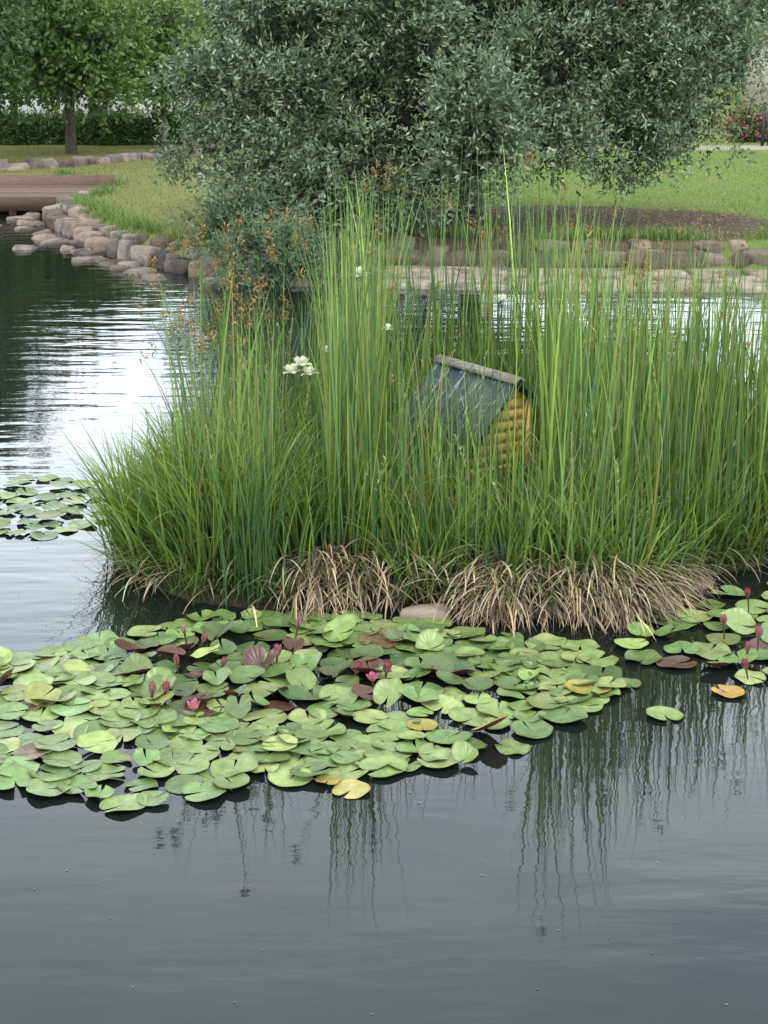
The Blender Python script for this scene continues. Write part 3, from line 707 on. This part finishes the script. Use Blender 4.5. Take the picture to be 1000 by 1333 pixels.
iris = [(-.50, 9.62, .94, .085), (-.555, 9.60, .90, .08), (-.45, 9.60, .89, .075), (-.34, 9.9, .98, .05), (.02, 10.6, 1.0, .05), (.80, 11.0, 1.12, .075), (1.36, 10.8, .98, .055), (-.16, 11.0, 1.30, .08)]
for (x, y, z, s) in iris:
    o = flower('white_iris', (x, y, z), s, 1.1, (.85, .85, .82), (.8, .8, .7), nw=(6, 6, 5), pwid=.36)
    st = Acc(); V, F = tube([(0, 0, -z+.1), (.01, 0, -z*.5), (0, 0, 0)], [.006, .005, .004], 6); st.add(V, F, (.10, .17, .04))
    o2 = st.make('stem', M_reed); o2.parent = o
    o.rotation_euler = (.12, .05, R.uniform(0, 6))

m = 180; q = np.c_[R.uniform(-2.4, 2.6, m), R.uniform(4.1, 9.0, m)]; q = q[sdist(q, ISL) > .1]; m = len(q)
V, F, c, _ = blades(np.c_[q, np.full(m, .003)], R.uniform(.004, .018, m), R.uniform(.003, .008, m), R.uniform(0, 6.28, m), np.full(m, 1.57), np.full(m, 1.56), vary((.18, .19, .15), m, .4), vary((.18, .19, .15), m, .4), n=3)
build('floating_leaf_bits', V, F, M_straw, col=c)

# ------------------------------------------------------------------ boardwalk
M_deck = wood_mat('deck_wood', (.13, .072, .05), (.22, .14, .10), (1, 9, 9), None, .7)
B = empty('boardwalk')
A = Acc(); y = 28.2
while y < 30.6:
    b = R.uniform(.6, 1.25); A.add(boxv(-16, -5.0-R.uniform(0, .04), y, y+.13, .27, .31-R.uniform(0, .006)), BOXF, (b, b, b)); y += .15
A.make('deck_planks', M_deck, parent=B, smooth=False)
A = Acc(); A.add(boxv(-16, -5.02, 28.14, 28.19, .08, .315), BOXF, (.6, .6, .6)); A.add(boxv(-16, -5.02, 30.62, 30.67, .08, .50), BOXF)
for x in np.arange(-15.5, -5, 1.5):
    for yy in (28.3, 30.4): A.add(boxv(x, x+.12, yy, yy+.12, -.8, .265), BOXF)
A.make('beams_and_posts', M_deck, parent=B, smooth=False)
B = empty('step_deck'); A = Acc()
for i in range(4): A.add(boxv(-12, -6.05, 25.2+i*.16, 25.34+i*.16, .05, .09), BOXF)
A.make('planks', M_deck, smooth=False, parent=B); A = Acc()
for x in (-11.5, -9, -6.3): A.add(boxv(x, x+.1, 25.3, 25.4, -.8, .045), BOXF)
A.make('posts', M_deck, smooth=False, parent=B)

# ------------------------------------------------------------------ far buildings, car, fence
def flat_mat(name, c, rough=.6, sc=3):
    return noisy_mat(name, tuple(np.array(c)*.88), c, sc, rough, .1, .005, usecol=False)
M_wh = flat_mat('white_paint', (.62, .62, .60), .35); M_gl = flat_mat('dark_glass', (.03, .035, .04), .1); M_be = flat_mat('beige_render', (.50, .42, .33)); M_dk = flat_mat('dark_metal', (.03, .03, .035), .4)
M_rd = flat_mat('rose_brick', (.45, .22, .18)); M_ru = flat_mat('rubber', (.02, .02, .02), .8)
def building(name, x0, x1, y0, y1, h, mat, floors, z0=.2, roofm=None):
    E = empty(name, (x0, y0, z0)); w = x1-x0; d = y1-y0
    A = Acc(); A.add(boxv(0, w, 0, d, -.3, h), BOXF); A.make('walls', mat, parent=E, smooth=False)
    A = Acc(); A.add(boxv(-.3, w+.3, -.3, d+.3, h, h+.3), BOXF); A.make('roof', roofm or M_dk, parent=E, smooth=False)
    A = Acc(); G = Acc(); fh = h/floors; nwn = max(2, int(w/2.4))
    for f in range(floors):
        for k in range(nwn):
            cx = (k+.5)*w/nwn; z = f*fh+fh*.35
            G.add(boxv(cx-.55, cx+.55, -.03, .02, z, z+fh*.45), BOXF)
            A.add(boxv(cx-.63, cx+.63, -.07, .02, z-.1, z-.003), BOXF); A.add(boxv(cx-.03, cx+.03, -.05, -.031, z, z+fh*.45), BOXF)
    G.make('windows', M_gl, parent=E, smooth=False); A.make('window_frames', M_wh, parent=E, smooth=False)
building('white_building', -18, -10.5, 68, 75, 3.6, M_wh, 2)
building('brick_building', -10.3, -8.2, 66, 72, 2.6, M_rd, 1)
building('beige_building', 15.6, 28, 64, 72, 2.9, M_be, 1, roofm=flat_mat('tile_roof', (.33, .2, .15)))
def car(name, loc, rz):
    E = empty(name, loc, rz)
    prof = [(-2.1, .3), (-2.15, .75), (-2.0, 1.0), (-1.75, 1.65), (-1.4, 1.85), (.55, 1.85), (1.15, 1.25), (1.95, 1.0), (2.15, .7), (2.1, .3)]
    bm = bmesh.new(); vs = [[bm.verts.new((x, s*(.85 if z < 1.3 else .72), z)) for x, z in prof] for s in (-1, 1)]
    bm.faces.new(vs[0]); bm.faces.new(vs[1][::-1])
    for i in range(len(prof)): j = (i+1) % len(prof); bm.faces.new((vs[0][j], vs[0][i], vs[1][i], vs[1][j]))
    bmesh.ops.bevel(bm, geom=bm.edges[:], offset=.05, segments=2, affect='EDGES'); bmesh.ops.recalc_face_normals(bm, faces=bm.faces[:])
    me = bpy.data.meshes.new('body'); bm.to_mesh(me); bm.free(); me.materials.append(M_wh); o = bpy.data.objects.new('body', me); C.objects.link(o); o.parent = E
    A = Acc()
    for s in (-1, 1):
        for x0, x1 in ((-1.6, -.75), (-.65, .1), (.18, .75)):
            V = [(x0, s*.80, 1.15), (x1, s*.80, 1.15), (x1-.05, s*.745, 1.68), (x0+.05, s*.745, 1.68), (x0, s*.84, 1.15), (x1, s*.84, 1.15), (x1-.05, s*.765, 1.68), (x0+.05, s*.765, 1.68)]; A.add(V, BOXF)
    A.make('windows', M_gl, parent=E, smooth=False)
    A = Acc()
    for x in (-1.35, 1.35):
        for s in (-.86, .70):
            V, F = tube([(x, s-.001, .33), (x, s, .33), (x, s+.16, .33), (x, s+.161, .33)], [.02, .33, .33, .02], 16); A.add(V, F)
    A.make('wheels', M_ru, parent=E)
car('parked_van', (-8.1, 55, float(gz([(-8.1, 55)])[0])), .15)
car('parked_car', (-11.6, 56, float(gz([(-11.6, 56)])[0])), -.1)
E = empty('metal_fence'); A = Acc()
for x in np.arange(9.6, 19, .14): A.add(boxv(x, x+.02, 42.0, 42.02, .3, 1.35), BOXF)
for x in np.arange(9.6, 19, 1.8): A.add(boxv(x-.03, x+.05, 41.95, 41.99, .2, 1.45), BOXF)
A.add(boxv(9.6, 19, 41.96, 41.995, 1.35, 1.40), BOXF); A.add(boxv(9.6, 19, 42.025, 42.05, .5, .54), BOXF)
A.make('rails', M_dk, parent=E, smooth=False)

# ------------------------------------------------------------------ light, world, camera
el, rot = math.radians(58), math.radians(150)
W = bpy.data.worlds.new('World'); S.world = W; W.use_nodes = True; nt = W.node_tree; nt.nodes.clear()
out = nt.nodes.new('ShaderNodeOutputWorld'); bg = nt.nodes.new('ShaderNodeBackground'); bg.inputs[1].default_value = .15
sky = nt.nodes.new('ShaderNodeTexSky'); sky.sky_type = 'NISHITA'; sky.sun_disc = False; sky.sun_elevation = el; sky.sun_rotation = rot
tc = nt.nodes.new('ShaderNodeTexCoord'); mp = nt.nodes.new('ShaderNodeMapping'); mp.inputs['Scale'].default_value = (1, 1, 2.6)
nt.links.new(tc.outputs['Generated'], mp.inputs[0])
n1 = noise(nt, mp.outputs[0], 2.2, 6, .55)
cl = ramp(nt, n1, [(.35, (.67, .755, .87)), (.65, (.93, .98, 1.))])
sz = N(nt, 'ShaderNodeSeparateXYZ'); nt.links.new(tc.outputs['Generated'], sz.inputs[0])
mr = N(nt, 'ShaderNodeMapRange'); mr.interpolation_type = 'SMOOTHSTEP'
mr.inputs[1].default_value = .25; mr.inputs[2].default_value = .56; mr.inputs[3].default_value = 27.; mr.inputs[4].default_value = 13.5
nt.links.new(sz.outputs[2], mr.inputs[0])
vm = N(nt, 'ShaderNodeVectorMath', operation='SCALE'); nt.links.new(cl, vm.inputs[0]); nt.links.new(mr.outputs[0], vm.inputs['Scale'])
cov = ramp(nt, noise(nt, mp.outputs[0], 1.1, 4, .5), [(.32, .75), (.5, 1.)])
nt.links.new(mixc(nt, cov, sky.outputs[0], vm.outputs[0]), bg.inputs[0]); nt.links.new(bg.outputs[0], out.inputs[0])
ld = bpy.data.lights.new('sun', 'SUN'); ld.energy = 1.4; ld.angle = math.radians(14); ld.color = (1, .98, .95)
so = bpy.data.objects.new('sun', ld); C.objects.link(so)
dirv = Vector((math.sin(rot)*math.cos(el), math.cos(rot)*math.cos(el), math.sin(el)))
so.rotation_euler = dirv.to_track_quat('Z', 'Y').to_euler()
cd = bpy.data.cameras.new('camera'); cd.sensor_fit = 'VERTICAL'; cd.sensor_height = 24; cd.lens = 37.8; cd.clip_end = 2000
co = bpy.data.objects.new('camera', cd); C.objects.link(co); co.location = (0, 0, 2.8); co.rotation_euler = (math.radians(90-16.1), 0, 0)
S.camera = co
S.view_settings.view_transform = 'Standard'; S.view_settings.look = 'None'; S.view_settings.exposure = 0
